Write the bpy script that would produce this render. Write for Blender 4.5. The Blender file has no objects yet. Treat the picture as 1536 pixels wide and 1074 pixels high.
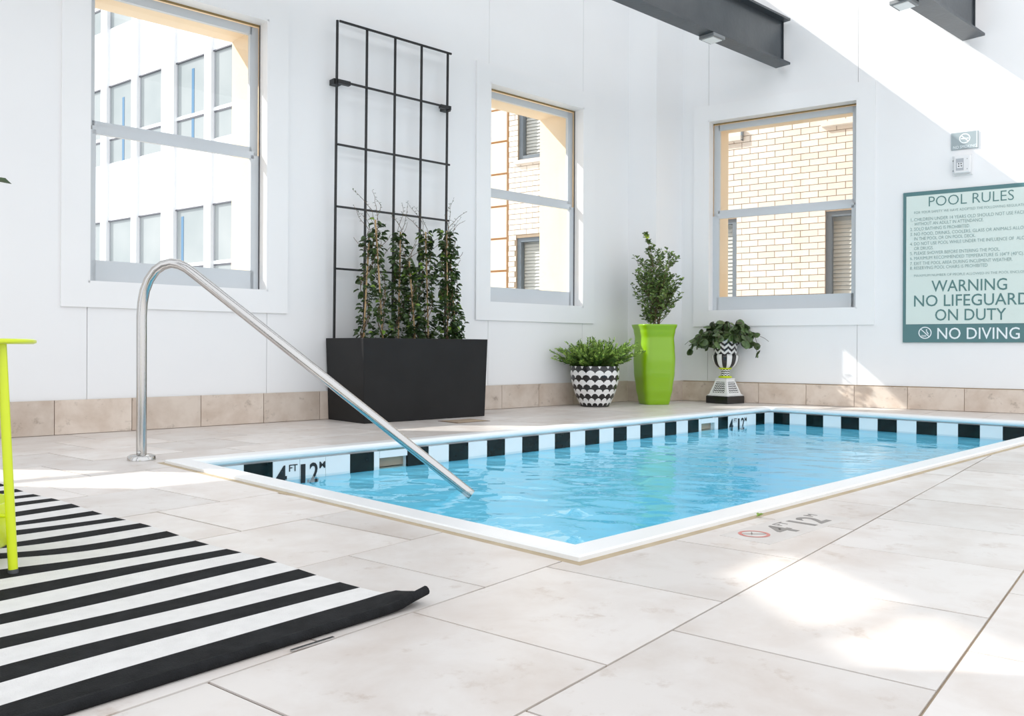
import bpy, bmesh, math, random
from mathutils import Vector, Matrix
random.seed(7)
sc = bpy.context.scene
COL = sc.collection
R = math.radians

# ------------------------------------------------------------------ camera
cam = bpy.data.cameras.new('camera'); camo = bpy.data.objects.new('camera', cam); COL.objects.link(camo)
cam.sensor_width = 36.0; cam.lens = 36.0 * 1280 / 1536; cam.shift_y = -15 / 1536
cam.clip_start = 0.02; cam.clip_end = 300
camo.matrix_world = Matrix.Translation((0, 0, 0.52)) @ Matrix.Rotation(R(90), 4, 'X') @ Matrix.Rotation(R(0.25), 4, 'Z')
sc.camera = camo

# ------------------------------------------------------------------ sky, sun, exposure
world = bpy.data.worlds.new('sky'); sc.world = world; world.use_nodes = True
bg = world.node_tree.nodes['Background']
bg.inputs['Color'].default_value = (0.93, 0.96, 1.0, 1); bg.inputs['Strength'].default_value = 1.5
sun = bpy.data.lights.new('sun', 'SUN'); suno = bpy.data.objects.new('sun', sun); COL.objects.link(suno)
sun.energy = 5.0; sun.angle = R(0.53); sun.color = (1.0, 0.965, 0.91)
# local frames: wall A (left wall), wall B (right wall): x along the wall, y outwards
ROT_A, ROT_B, ROT_POOL, ROT_TILE, ROT_RUG = R(42), R(-33.5), R(44.7), R(51.9), R(49.7)
dA = Vector((math.cos(ROT_A), math.sin(ROT_A), 0)); nA = Vector((dA.y, -dA.x, 0)); OFF_A = 5.49; A0 = -nA * OFF_A
dB = Vector((math.cos(ROT_B), math.sin(ROT_B), 0)); nB = Vector((dB.y, -dB.x, 0)); OFF_B = 8.149; B0 = -nB * OFF_B
SUN_T, SUN_K = 0.97, 0.95
sun_dir = (nA + dA * SUN_K + Vector((0, 0, -SUN_T))).normalized()
suno.rotation_euler = (-sun_dir).to_track_quat('Z', 'Y').to_euler()
suno.location = (-6, 6, 8)
sc.view_settings.view_transform = 'Standard'; sc.view_settings.look = 'None'
sc.view_settings.gamma = 1.0; sc.view_settings.use_curve_mapping = False
sc.view_settings.exposure = 0.05
try:
    sc.cycles.max_bounces = 12; sc.cycles.diffuse_bounces = 6; sc.cycles.transmission_bounces = 10
    sc.cycles.transparent_max_bounces = 16
except Exception:
    pass

# ------------------------------------------------------------------ materials
MATS = {}
def mat(name, col=(.8, .8, .8), rough=.5, metal=0.0, spec=None, var=None, scale=8.0, bump=0.0, bscale=40.0, coat=0.0, objvar=0.0, detail=6.0):
    """Principled material with optional noise variation towards the colour var and fine bump."""
    m = bpy.data.materials.new(name); m.use_nodes = True
    nt = m.node_tree; b = nt.nodes['Principled BSDF']
    b.inputs['Base Color'].default_value = (*col, 1); b.inputs['Roughness'].default_value = rough
    b.inputs['Metallic'].default_value = metal
    if spec is not None: b.inputs['Specular IOR Level'].default_value = spec
    if coat: b.inputs['Coat Weight'].default_value = coat
    tc = nt.nodes.new('ShaderNodeTexCoord')
    if var is not None:
        n = nt.nodes.new('ShaderNodeTexNoise'); n.inputs['Scale'].default_value = scale; n.inputs['Detail'].default_value = detail
        nt.links.new(tc.outputs['Object'], n.inputs['Vector'])
        r = nt.nodes.new('ShaderNodeValToRGB'); r.color_ramp.elements[0].position = .35; r.color_ramp.elements[1].position = .7
        r.color_ramp.elements[0].color = (*col, 1); r.color_ramp.elements[1].color = (*var, 1)
        nt.links.new(n.outputs['Fac'], r.inputs['Fac'])
        out = r.outputs['Color']
        if objvar:
            oi = nt.nodes.new('ShaderNodeObjectInfo'); hs = nt.nodes.new('ShaderNodeHueSaturation')
            mr = nt.nodes.new('ShaderNodeMapRange'); mr.inputs['To Min'].default_value = 1 - objvar; mr.inputs['To Max'].default_value = 1 + objvar
            nt.links.new(oi.outputs['Random'], mr.inputs['Value']); nt.links.new(mr.outputs['Result'], hs.inputs['Value'])
            nt.links.new(out, hs.inputs['Color']); out = hs.outputs['Color']
        nt.links.new(out, b.inputs['Base Color'])
    if bump:
        n2 = nt.nodes.new('ShaderNodeTexNoise'); n2.inputs['Scale'].default_value = bscale; n2.inputs['Detail'].default_value = 5
        nt.links.new(tc.outputs['Object'], n2.inputs['Vector'])
        bp = nt.nodes.new('ShaderNodeBump'); bp.inputs['Strength'].default_value = bump; bp.inputs['Distance'].default_value = .01
        nt.links.new(n2.outputs['Fac'], bp.inputs['Height']); nt.links.new(bp.outputs['Normal'], b.inputs['Normal'])
    MATS[name] = m
    return m

mat('wall_white', (.86, .865, .87), .45, var=(.84, .845, .855), scale=1.5)
mat('trim_white', (.87, .875, .88), .35, var=(.85, .855, .86), scale=2)
mat('sash_paint', (.60, .635, .665), .4, var=(.58, .615, .645), scale=3)
mat('cream_plaster', (.86, .70, .50), .7, var=(.83, .67, .47), scale=4, bump=.2, bscale=60)
mat('brass_strip', (.25, .17, .06), .4)
mat('dark_gap', (.06, .06, .065), .6)
mat('grout', (.34, .26, .20), .8, var=(.50, .40, .28), scale=3)
mat('tan_sealant', (.50, .41, .28), .7, var=(.40, .31, .20), scale=9)
mat('steel_beam_paint', (.034, .044, .053), .30, spec=.5, var=(.050, .061, .070), scale=5, bump=.1, bscale=30)
mat('lamp_housing', (.20, .215, .225), .4); mat('lamp_lens', (.85, .86, .86), .25)
mat('stainless', (.54, .53, .52), .16, 1.0, bump=.03, bscale=200)
mat('coping_white', (.86, .865, .865), .3, var=(.83, .845, .85), scale=6)
mat('tile_white', (.82, .86, .88), .15, var=(.79, .84, .865), scale=9)
mat('tile_black', (.004, .007, .008), .08, spec=.25, var=(.006, .018, .017), scale=12)
mat('pool_plaster', (.32, .81, .97), .6, var=(.38, .85, .98), scale=3)
mat('slot_plaster', (.42, .60, .58), .6)
mat('planter_black', (.012, .012, .0125), .5, spec=.22, var=(.015, .015, .0155), scale=4, bump=.05, bscale=120)
mat('soil', (.05, .035, .022), .95, var=(.08, .06, .04), scale=40, bump=.6, bscale=60)
mat('iron_black', (.014, .015, .016), .45)
mat('bamboo', (.62, .43, .22), .5, var=(.48, .30, .14), scale=14)
mat('stem_brown', (.16, .10, .055), .8, var=(.10, .065, .035), scale=20)
mat('twig_dark', (.07, .05, .035), .8)
mat('vine_leaf', (.016, .040, .012), .40, var=(.062, .112, .022), scale=9, objvar=.1)
mat('vine_leaf_light', (.22, .34, .04), .4, var=(.13, .24, .03), scale=20)
mat('shrub_leaf', (.05, .095, .028), .30, var=(.20, .30, .07), scale=26)
mat('shrub_tip', (.45, .58, .05), .4)
mat('juniper_leaf', (.05, .13, .018), .55, var=(.16, .30, .045), scale=13)
mat('juniper_tip', (.30, .48, .08), .55, var=(.40, .56, .12), scale=11)
mat('ivy_leaf', (.035, .068, .022), .42, var=(.085, .135, .04), scale=2, objvar=.5)
mat('lime_glaze', (.25, .47, .003), .28, var=(.24, .45, .003), scale=3, coat=.3)
mat('lime_enamel', (.66, .78, .01), .3, coat=.2)
mat('enamel_black', (.010, .010, .011), .25, coat=.3); mat('enamel_white', (.84, .84, .83), .25, coat=.3)
mat('rug_black', (.011, .0115, .0125), .9, spec=.2, var=(.019, .020, .022), scale=30, bump=.5, bscale=400)
mat('rug_white', (.80, .785, .775), .9, var=(.74, .725, .715), scale=30, bump=.5, bscale=400)
mat('sign_teal', (.075, .185, .195), .3, var=(.08, .195, .205), scale=2)
mat('sign_pale', (.66, .755, .715), .35, var=(.64, .74, .70), scale=2)
mat('sign_ink', (.085, .20, .195), .4); mat('sign_ink_fine', (.19, .30, .29), .4); mat('sign_white', (.80, .86, .88), .4)
mat('grey_sign', (.33, .39, .41), .35); mat('device_white', (.78, .79, .80), .4); mat('device_grey', (.42, .44, .47), .3)
mat('device_dark', (.08, .085, .09), .4)
mat('sticker_white', (.66, .63, .60), .5, var=(.60, .56, .53), scale=15); mat('sticker_red', (.62, .20, .17), .5, var=(.55, .26, .23), scale=20)
mat('sticker_grey', (.22, .205, .19), .6, var=(.30, .28, .26), scale=20)
mat('ink_black', (.012, .014, .016), .3)
mat('drain_brown', (.20, .14, .09), .8, var=(.10, .07, .05), scale=30, bump=.5)
mat('brick_cream', (.73, .655, .57), .75, var=(.78, .705, .625), scale=6, bump=.3, bscale=50, objvar=.08)
mat('mortar_tan', (.34, .255, .18), .9, var=(.40, .31, .22), scale=10)
mat('panel_cream', (.88, .74, .58), .6, var=(.85, .70, .54), scale=3); mat('panel_joint', (.42, .24, .11), .8)
mat('ext_frame_grey', (.16, .19, .22), .4); mat('blind', (.62, .60, .56), .5); mat('ext_glass', (.30, .38, .44), .08, spec=.8)
mat('facade_white', (.80, .81, .83), .5, var=(.77, .78, .80), scale=2); mat('facade_glass', (.31, .345, .35), .2, spec=.5, var=(.42, .44, .44), scale=.5)
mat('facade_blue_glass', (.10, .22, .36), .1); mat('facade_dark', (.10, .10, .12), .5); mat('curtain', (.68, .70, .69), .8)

def travertine(name, base, blotch, pit, objvar, rough=.34):
    m = bpy.data.materials.new(name); m.use_nodes = True; nt = m.node_tree; L = nt.links; b = nt.nodes['Principled BSDF']
    tc = nt.nodes.new('ShaderNodeTexCoord'); oi = nt.nodes.new('ShaderNodeObjectInfo')
    add = nt.nodes.new('ShaderNodeVectorMath'); add.operation = 'ADD'
    mul = nt.nodes.new('ShaderNodeMath'); mul.operation = 'MULTIPLY'; mul.inputs[1].default_value = 40
    L.new(oi.outputs['Random'], mul.inputs[0]); L.new(tc.outputs['Object'], add.inputs[0]); L.new(mul.outputs[0], add.inputs[1])
    n1 = nt.nodes.new('ShaderNodeTexNoise'); n1.inputs['Scale'].default_value = 4.5; n1.inputs['Detail'].default_value = 9; n1.inputs['Roughness'].default_value = .62; n1.inputs['Distortion'].default_value = .25
    L.new(add.outputs[0], n1.inputs['Vector'])
    r1 = nt.nodes.new('ShaderNodeValToRGB'); e = r1.color_ramp.elements; e[0].position = .40; e[0].color = (*base, 1); e[1].position = .66; e[1].color = (*blotch, 1)
    L.new(n1.outputs['Fac'], r1.inputs['Fac'])
    n2 = nt.nodes.new('ShaderNodeTexNoise'); n2.inputs['Scale'].default_value = 11; n2.inputs['Detail'].default_value = 12; n2.inputs['Roughness'].default_value = .7
    L.new(add.outputs[0], n2.inputs['Vector'])
    r2 = nt.nodes.new('ShaderNodeValToRGB'); e = r2.color_ramp.elements; e[0].position = .575; e[0].color = (0, 0, 0, 1); e[1].position = .70; e[1].color = (1, 1, 1, 1)
    L.new(n2.outputs['Fac'], r2.inputs['Fac'])
    mx = nt.nodes.new('ShaderNodeMix'); mx.data_type = 'RGBA'; mx.inputs[7].default_value = (*pit, 1)
    m2 = nt.nodes.new('ShaderNodeMath'); m2.operation = 'MULTIPLY'; m2.inputs[1].default_value = .6
    L.new(r2.outputs['Color'], m2.inputs[0]); L.new(m2.outputs[0], mx.inputs[0]); L.new(r1.outputs['Color'], mx.inputs[6])
    hs = nt.nodes.new('ShaderNodeHueSaturation'); mr = nt.nodes.new('ShaderNodeMapRange'); mr.inputs['To Min'].default_value = 1 - objvar; mr.inputs['To Max'].default_value = 1 + objvar * .5
    L.new(oi.outputs['Random'], mr.inputs['Value']); L.new(mr.outputs['Result'], hs.inputs['Value']); L.new(mx.outputs[2], hs.inputs['Color'])
    L.new(hs.outputs['Color'], b.inputs['Base Color']); b.inputs['Roughness'].default_value = rough
    bp = nt.nodes.new('ShaderNodeBump'); bp.inputs['Strength'].default_value = .12; bp.inputs['Distance'].default_value = .004; bp.invert = True
    L.new(n2.outputs['Fac'], bp.inputs['Height']); L.new(bp.outputs['Normal'], b.inputs['Normal'])
    MATS[name] = m
travertine('travertine', (.74, .70, .67), (.64, .575, .53), (.47, .375, .31), .11)
travertine('travertine_base', (.72, .625, .54), (.58, .47, .385), (.24, .175, .13), .12, .45)

def glass_mat(name, tint, refl=.06):
    m = bpy.data.materials.new(name); m.use_nodes = True; nt = m.node_tree; nt.nodes.remove(nt.nodes['Principled BSDF'])
    t = nt.nodes.new('ShaderNodeBsdfTransparent'); t.inputs['Color'].default_value = (*tint, 1)
    g = nt.nodes.new('ShaderNodeBsdfGlossy'); g.inputs['Roughness'].default_value = .02
    mx = nt.nodes.new('ShaderNodeMixShader'); mx.inputs[0].default_value = refl
    nt.links.new(t.outputs[0], mx.inputs[1]); nt.links.new(g.outputs[0], mx.inputs[2])
    nt.links.new(mx.outputs[0], nt.nodes['Material Output'].inputs['Surface']); MATS[name] = m
glass_mat('window_glass', (.97, .98, .98), .02)

def water_mat():
    m = bpy.data.materials.new('water'); m.use_nodes = True; nt = m.node_tree; L = nt.links; nt.nodes.remove(nt.nodes['Principled BSDF'])
    tr = nt.nodes.new('ShaderNodeBsdfTransparent'); tr.inputs['Color'].default_value = (.90, .985, 1.0, 1)
    gl = nt.nodes.new('ShaderNodeBsdfGlossy'); gl.inputs['Roughness'].default_value = .015
    tc = nt.nodes.new('ShaderNodeTexCoord'); no = nt.nodes.new('ShaderNodeTexNoise'); no.inputs['Scale'].default_value = 22; no.inputs['Detail'].default_value = 2; no.inputs['Distortion'].default_value = .6
    bp = nt.nodes.new('ShaderNodeBump'); bp.inputs['Strength'].default_value = .16; bp.inputs['Distance'].default_value = .006
    L.new(tc.outputs['Object'], no.inputs['Vector']); L.new(no.outputs['Fac'], bp.inputs['Height'])
    # a thin water skin: the same Fresnel reflection from above and from below
    ge = nt.nodes.new('ShaderNodeNewGeometry'); mr = nt.nodes.new('ShaderNodeMapRange'); mr.inputs['To Min'].default_value = 1.333; mr.inputs['To Max'].default_value = 1 / 1.333
    L.new(ge.outputs['Backfacing'], mr.inputs['Value'])
    fr = nt.nodes.new('ShaderNodeFresnel'); L.new(mr.outputs['Result'], fr.inputs['IOR'])
    for n_ in (fr, gl): L.new(bp.outputs['Normal'], n_.inputs['Normal'])
    m2 = nt.nodes.new('ShaderNodeMixShader'); L.new(fr.outputs[0], m2.inputs[0]); L.new(tr.outputs[0], m2.inputs[1]); L.new(gl.outputs[0], m2.inputs[2])
    L.new(m2.outputs[0], nt.nodes['Material Output'].inputs['Surface']); MATS['water'] = m
water_mat()

# ------------------------------------------------------------------ mesh helpers
class MB:
    def __init__(s): s.v = []; s.f = []; s.mi = []; s.sm = []
    def add(s, vs, fs, mi=0, smooth=False):
        o = len(s.v); s.v += [tuple(x) for x in vs]
        for f in fs: s.f.append([i + o for i in f]); s.mi.append(mi); s.sm.append(smooth)
        return s
    def box(s, x0, x1, y0, y1, z0, z1, mi=0):
        vs = [(x0, y0, z0), (x1, y0, z0), (x1, y1, z0), (x0, y1, z0), (x0, y0, z1), (x1, y0, z1), (x1, y1, z1), (x0, y1, z1)]
        return s.add(vs, [(0, 3, 2, 1), (4, 5, 6, 7), (0, 1, 5, 4), (1, 2, 6, 5), (2, 3, 7, 6), (3, 0, 4, 7)], mi)
    def prism(s, poly, z0, z1, mi=0):            # polygon in xy, extruded along z
        a = sum(poly[i][0] * poly[(i + 1) % len(poly)][1] - poly[(i + 1) % len(poly)][0] * poly[i][1] for i in range(len(poly)))
        if a < 0: poly = poly[::-1]
        n = len(poly); vs = [(x, y, z0) for x, y in poly] + [(x, y, z1) for x, y in poly]
        fs = [tuple(range(n))[::-1], tuple(range(n, 2 * n))] + [(i, (i + 1) % n, n + (i + 1) % n, n + i) for i in range(n)]
        return s.add(vs, fs, mi)
    def slab(s, poly, y0, y1, mi=0):             # polygon in xz, extruded along y
        n = len(poly); vs = [(x, y0, z) for x, z in poly] + [(x, y1, z) for x, z in poly]
        fs = [tuple(range(n)), tuple(range(n, 2 * n))[::-1]] + [(i, n + i, n + (i + 1) % n, (i + 1) % n) for i in range(n)]
        return s.add(vs, fs, mi)
    def tube(s, pts, r, n=8, mi=0, cap=True):
        pts = [Vector(p) for p in pts]; rs = r if isinstance(r, (list, tuple)) else [r] * len(pts)
        ref = Vector((0, 0, 1)); rings = []; u = None
        for i, p in enumerate(pts):
            t = (pts[min(i + 1, len(pts) - 1)] - pts[max(i - 1, 0)]).normalized()
            if u is None:
                u = t.cross(ref)
                if u.length < 1e-3: u = t.cross(Vector((0, 1, 0)))
            u = (u - t * u.dot(t)).normalized(); w = t.cross(u)
            rings.append([p + (u * math.cos(2 * math.pi * k / n) + w * math.sin(2 * math.pi * k / n)) * rs[i] for k in range(n)])
        vs = [q for ring in rings for q in ring]; fs = []
        for i in range(len(pts) - 1):
            for k in range(n): fs.append((i * n + k, i * n + (k + 1) % n, (i + 1) * n + (k + 1) % n, (i + 1) * n + k))
        s.add(vs, fs, mi, True)
        if cap: s.add(rings[0], [tuple(range(n))[::-1]], mi); s.add(rings[-1], [tuple(range(n))], mi)
        return s
    def lathe(s, prof, n=32, mi=0, fn=None, smooth=True, shape=None, c=(0, 0)):
        vs = []
        for r, z in prof:
            for k in range(n):
                a = 2 * math.pi * k / n; rr = r * (shape(a, z) if shape else 1); vs.append((c[0] + rr * math.cos(a), c[1] + rr * math.sin(a), z))
        o = len(s.v); s.v += vs
        for i in range(len(prof) - 1):
            for k in range(n):
                s.f.append([o + i * n + k, o + i * n + (k + 1) % n, o + (i + 1) * n + (k + 1) % n, o + (i + 1) * n + k])
                s.mi.append(fn((k + .5) / n, (prof[i][1] + prof[i + 1][1]) / 2) if fn else mi); s.sm.append(smooth)
        return s
    def leaf(s, p, d, up, l, w, mi=0, fold=.25, curl=.15):
        d = d.normalized(); x = d.cross(up)
        if x.length < 1e-4: x = d.cross(Vector((1, 0, 0)))
        x.normalize(); n = x.cross(d)
        pts = [p, p + d * l * .35 + x * w * .5 + n * w * fold, p + d * l * .35 - x * w * .5 + n * w * fold, p + d * l * .4,
               p + d * l * .75 + x * w * .36 + n * (w * fold - l * curl * .4), p + d * l * .75 - x * w * .36 + n * (w * fold - l * curl * .4), p + d * l - n * l * curl]
        return s.add(pts, [(0, 3, 1), (0, 2, 3), (3, 6, 4, 1), (3, 2, 5, 6)], mi)
    def build(s, name, m, parent=None, loc=None, rz=None, bevel=0, shade=None, matrix=None):
        me = bpy.data.meshes.new(name); me.from_pydata(s.v, [], s.f)
        for x in (m if isinstance(m, (list, tuple)) else [m]): me.materials.append(MATS[x])
        me.polygons.foreach_set('material_index', s.mi); me.polygons.foreach_set('use_smooth', s.sm); me.update()
        if bevel:
            bm = bmesh.new(); bm.from_mesh(me); bmesh.ops.remove_doubles(bm, verts=bm.verts, dist=1e-5)
            bmesh.ops.bevel(bm, geom=[e for e in bm.edges if e.is_manifold and e.calc_face_angle(0) > .5], offset=bevel, segments=2, affect='EDGES', profile=.5)
            bm.to_mesh(me); bm.free()
        o = bpy.data.objects.new(name, me); COL.objects.link(o)
        if parent: o.parent = parent
        if matrix is not None: o.matrix_local = matrix
        else:
            if loc is not None: o.location = loc
            if rz is not None: o.rotation_euler = (0, 0, rz)
        return o
def empty(name, loc=(0, 0, 0), rz=0, parent=None):
    o = bpy.data.objects.new(name, None); COL.objects.link(o); o.location = loc; o.rotation_euler = (0, 0, rz); o.empty_display_size = .1
    if parent: o.parent = parent
    return o
def share(mesh, name, parent, loc=(0, 0, 0), rot=(0, 0, 0), scale=(1, 1, 1)):
    o = bpy.data.objects.new(name, mesh); COL.objects.link(o); o.parent = parent; o.location = loc; o.rotation_euler = rot; o.scale = scale
    return o
def tag(o, label=None, cat=None, group=None, kind=None):
    for k, v in (('label', label), ('category', cat), ('group', group), ('kind', kind)):
        if v: o[k] = v
    return o
def text(name, s, size, m, parent, loc, rot=(0, 0, 0), align='LEFT', width=None, thick=0.0, depth=.0006, xs=None):
    """lettering as a mesh of its own; width squeezes it to that length"""
    cu = bpy.data.curves.new(name, 'FONT'); cu.body = s; cu.size = size; cu.align_x = align; cu.offset = thick; cu.extrude = depth; cu.resolution_u = 3
    t = bpy.data.objects.new(name + '_tmp', cu); COL.objects.link(t)
    dg = bpy.context.evaluated_depsgraph_get(); me = bpy.data.meshes.new_from_object(t.evaluated_get(dg)); bpy.data.objects.remove(t); bpy.data.curves.remove(cu)
    me.name = name
    xsv = [v.co.x for v in me.vertices]; w = max(xsv) - min(xsv); k = (width / w) if width else (xs or 1)
    x_off = min(xsv) if (width and align == 'LEFT') else 0
    for v in me.vertices: v.co.x = (v.co.x - x_off) * k
    me.materials.clear(); me.materials.append(MATS[m])
    o = bpy.data.objects.new(name, me); COL.objects.link(o); o.parent = parent; o.location = loc; o.rotation_euler = rot
    return o
def pA(s, d, z=0): return A0 + dA * s + nA * d + Vector((0, 0, z))
def pB(s, d, z=0): return B0 + dB * s + nB * d + Vector((0, 0, z))
def clip(poly, n, c):      # keep n.x <= c
    out = []
    for i in range(len(poly)):
        a, b = poly[i], poly[(i + 1) % len(poly)]; da = n[0] * a[0] + n[1] * a[1] - c; db = n[0] * b[0] + n[1] * b[1] - c
        if da <= 0: out.append(a)
        if (da < 0 < db) or (db < 0 < da):
            t = da / (da - db); out.append((a[0] + (b[0] - a[0]) * t, a[1] + (b[1] - a[1]) * t))
    return out if len(out) >= 3 else []
def area(p): return abs(sum(p[i][0] * p[(i + 1) % len(p)][1] - p[(i + 1) % len(p)][0] * p[i][1] for i in range(len(p)))) / 2

# ------------------------------------------------------------------ floor of travertine tiles around the pool
P0, P1, Q0, Q1 = 1.58, 6.925, 1.362, 3.80           # outer edges of the coping in the pool frame
def cut_floor(poly, grow=0.0):
    """poly in the tile frame -> convex pieces outside the pool and inside the walls"""
    rot = ROT_TILE
    def to_local(n): c, s_ = math.cos(-rot), math.sin(-rot); return (n[0] * c - n[1] * s_, n[0] * s_ + n[1] * c)
    nAo = to_local((-nA.x, -nA.y)); nBo = to_local((-nB.x, -nB.y))
    poly = clip(poly, nAo, OFF_A + .05); poly = poly and clip(poly, nBo, OFF_B + .05)
    if not poly: return []
    cp = to_local((math.cos(ROT_POOL), math.sin(ROT_POOL))); cq = to_local((-math.sin(ROT_POOL), math.cos(ROT_POOL)))
    neg = lambda n: (-n[0], -n[1])
    g = grow; out = []; rest = poly
    for keep, kc, n2, c2 in ((cp, P0 - g, neg(cp), -(P0 - g)), (neg(cp), -(P1 + g), cp, P1 + g), (cq, Q0 - g, neg(cq), -(Q0 - g)), (neg(cq), -(Q1 + g), cq, Q1 + g)):
        a = clip(rest, keep, kc)
        if a and area(a) > 1e-5: out.append(a)
        rest = clip(rest, n2, c2)
        if not rest: break
    return out
fl = MB()
for pc in cut_floor([(-7, -7), (11, -7), (11, 9), (-7, 9)], -.05): fl.prism(pc, -.12, -.004)
floor = tag(fl.build('floor', 'grout', rz=ROT_TILE), kind='structure', label='pale travertine tile deck around the pool')
inv = camo.matrix_world.inverted()
def in_view(x, y, z=0, m=.12):
    c = inv @ Vector((x, y, z))
    if c.z > -.3: return False
    u = c.x / -c.z * 1280 / 1536; v = c.y / -c.z * 1280 / 1074
    return abs(u) < .5 + m and abs(v) < .5 + m
far = MB(); ntile = 0
PITCH = .4485; cR, sR = math.cos(ROT_TILE), math.sin(ROT_TILE)
for j in range(-14, 18):
    for i in range(-14, 24):
        x0 = 1.200 + i * PITCH + (PITCH / 2 if j % 2 == 0 else 0); y0 = .290 + j * PITCH; g = .0024
        poly = [(x0 + g, y0 + g), (x0 + PITCH - g, y0 + g), (x0 + PITCH - g, y0 + PITCH - g), (x0 + g, y0 + PITCH - g)]
        pcs = cut_floor(poly, .028)
        if not pcs: continue
        if sum(area(p) for p in pcs) < 8e-4: continue
        cx, cy = sum(p[0] for p in pcs[0]) / len(pcs[0]), sum(p[1] for p in pcs[0]) / len(pcs[0])
        dz = random.uniform(-.0006, .0006)
        seen = any(in_view(px * cR - py * sR, px * sR + py * cR, 0, .01) for p in pcs for px, py in p + [(cx, cy)])
        if seen:
            mb = MB()
            for p in pcs: mb.prism([(a - cx, b - cy) for a, b in p], -.003, dz)
            mb.build('tile', 'travertine', floor, (cx, cy, 0)); ntile += 1
        else:
            for p in pcs: far.prism(p, -.003, dz)
tag(far.build('tile_field', 'travertine', floor), kind='stuff')
# tan sealant strip round the coping
st = MB(); w = .028
for a, b, c, d in ((P0 - w, P0 + .01, Q0 - w, Q1 + w), (P1 - .01, P1 + w, Q0 - w, Q1 + w), (P0 + .01, P1 - .01, Q0 - w, Q0 + .01), (P0 + .01, P1 - .01, Q1 - .01, Q1 + w)): st.box(a, b, c, d, -.02, -.0005)
st.build('sealant_joint', 'tan_sealant', floor, rz=ROT_POOL - ROT_TILE)

# ------------------------------------------------------------------ walls
Z_BASE, Z_TOP_A, Z_CORE, WALL_T = .20, 4.87, 3.6, .58
ZS, ZH = .90, 2.765                                    # window opening
WIN_A = [(-1.625, -.477), (1.525, 2.673), (4.67, 5.825)]
WIN_B = [(-3.06, -1.655)]; ZHB = 2.785
def wall(name, loc, rot, wins, s0, s1, ztop, zhead, zcore, label, extra_cols=()):
    core = MB(); xs = s0
    for a, b in wins + [(s1, None)]:
        core.box(xs, a, .02, WALL_T, -.1, zcore)
        if b is None: break
        core.box(a, b, .02, WALL_T, -.1, ZS); core.box(a, b, .02, WALL_T, zhead, zcore); xs = b
    wobj = tag(core.build(name, 'cream_plaster', loc=loc, rz=rot), kind='structure', label=label)
    return wobj
def panel(parent, a, b, z0, z1, g=.0016):
    MB().box(a + g, b - g, 0, .02, z0, z1).build('wall_panel', 'wall_white', parent)
wl = wall('wall_left', A0, ROT_A, WIN_A, -5.2, 7.0, Z_TOP_A, ZH, Z_CORE, 'long white panelled wall with two windows')
cols = [(-.477, 1.525), (2.673, 4.67), (5.825, 6.6)]
for a, b in cols: panel(wl, a, b, Z_BASE, Z_TOP_A)
panel(wl, -1.625 - .6, -1.625, Z_BASE, 4.0); 
for a, b in WIN_A: panel(wl, a, b, Z_BASE, ZS); panel(wl, a, b, ZH, Z_TOP_A)
MB().slab([(-5.2, Z_BASE), (-2.228, Z_BASE), (-2.228, 4.0), (-1.627, 4.0), (-1.627, Z_TOP_A), (-3.16, Z_TOP_A), (-2.13, 4.20), (-2.45, 4.23), (-3.5, Z_TOP_A), (-5.2, Z_TOP_A)], 0, .02).build('wall_panel', 'wall_white', wl)  # raked slot at the top is out of view, shaped to throw a slanted sun patch
MB().slab([(-3.10, 4.57), (-2.70, 4.60), (-2.70, 4.64), (-3.10, 4.61)], 0, .02).build('mullion', 'wall_white', wl)  # bar added across the unseen slot to cast a stripe in that patch
wr = wall('wall_right', B0, ROT_B, WIN_B, -3.50, 2.4, 4.87, ZHB, 4.87, 'white panelled wall with one window and signs')
panel(wr, -3.50, -3.06, Z_BASE, 4.87); panel(wr, -1.655, .55, Z_BASE, 4.87); panel(wr, .55, 2.4, Z_BASE, 4.87)
for a, b in WIN_B: panel(wr, a, b, Z_BASE, ZS); panel(wr, a, b, ZHB, 4.87)
# pilaster in the corner
cA_, cM_, cB_ = pA(6.478, 0), Vector((1.397, 8.305, 0)), pB(-3.336, 0)
back = pA(7.05, -.1)
tag(MB().prism([(cA_.x, cA_.y), (cM_.x, cM_.y), (cB_.x, cB_.y), (back.x, back.y)], .20, 4.87).build('wall_corner', 'wall_white'), kind='structure', label='white boxed pilaster filling the corner between the walls')
tag(MB().box(-5.2, 7.3, -1.5, -.59, 5.15, 5.3).build('sun_shade_slab', 'wall_white', loc=A0, rz=ROT_A), kind='structure', label='unseen white slab added high above the pool to shade the right wall')  # added slab out of view, blocks the sun above the lit band

# baseboards of stone
def baseboard(name, loc, rot, joints, h, label):
    b = tag(MB().box(joints[0], joints[-1], -.012, .02, -.02, h - .004).build(name, 'grout', loc=loc, rz=rot), kind='structure', label=label)
    for a, c in zip(joints, joints[1:]):
        mb = MB().box(-(c - a) / 2 + .002, (c - a) / 2 - .002, -.024, -.011, .003, h); mb.build('stone_tile', 'travertine_base', b, ((a + c) / 2, 0, 0))
    return b
baseboard('baseboard_left', A0, ROT_A, [-.39, .043, .476, .91, 1.344, 1.777, 2.207, 2.641, 3.07, 3.505, 3.94, 4.375, 4.809, 5.243, 5.685, 6.12, 6.46], .203, 'beige travertine skirting along the left wall')
baseboard('baseboard_right', B0, ROT_B, [-3.32, -2.98, -2.542, -2.098, -1.674, -1.232, -.791, -.35, .09, .53], .193, 'beige travertine skirting along the right wall')
bc = tag(empty('baseboard_corner'), kind='structure', label='beige travertine skirting round the corner pilaster')
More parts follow.
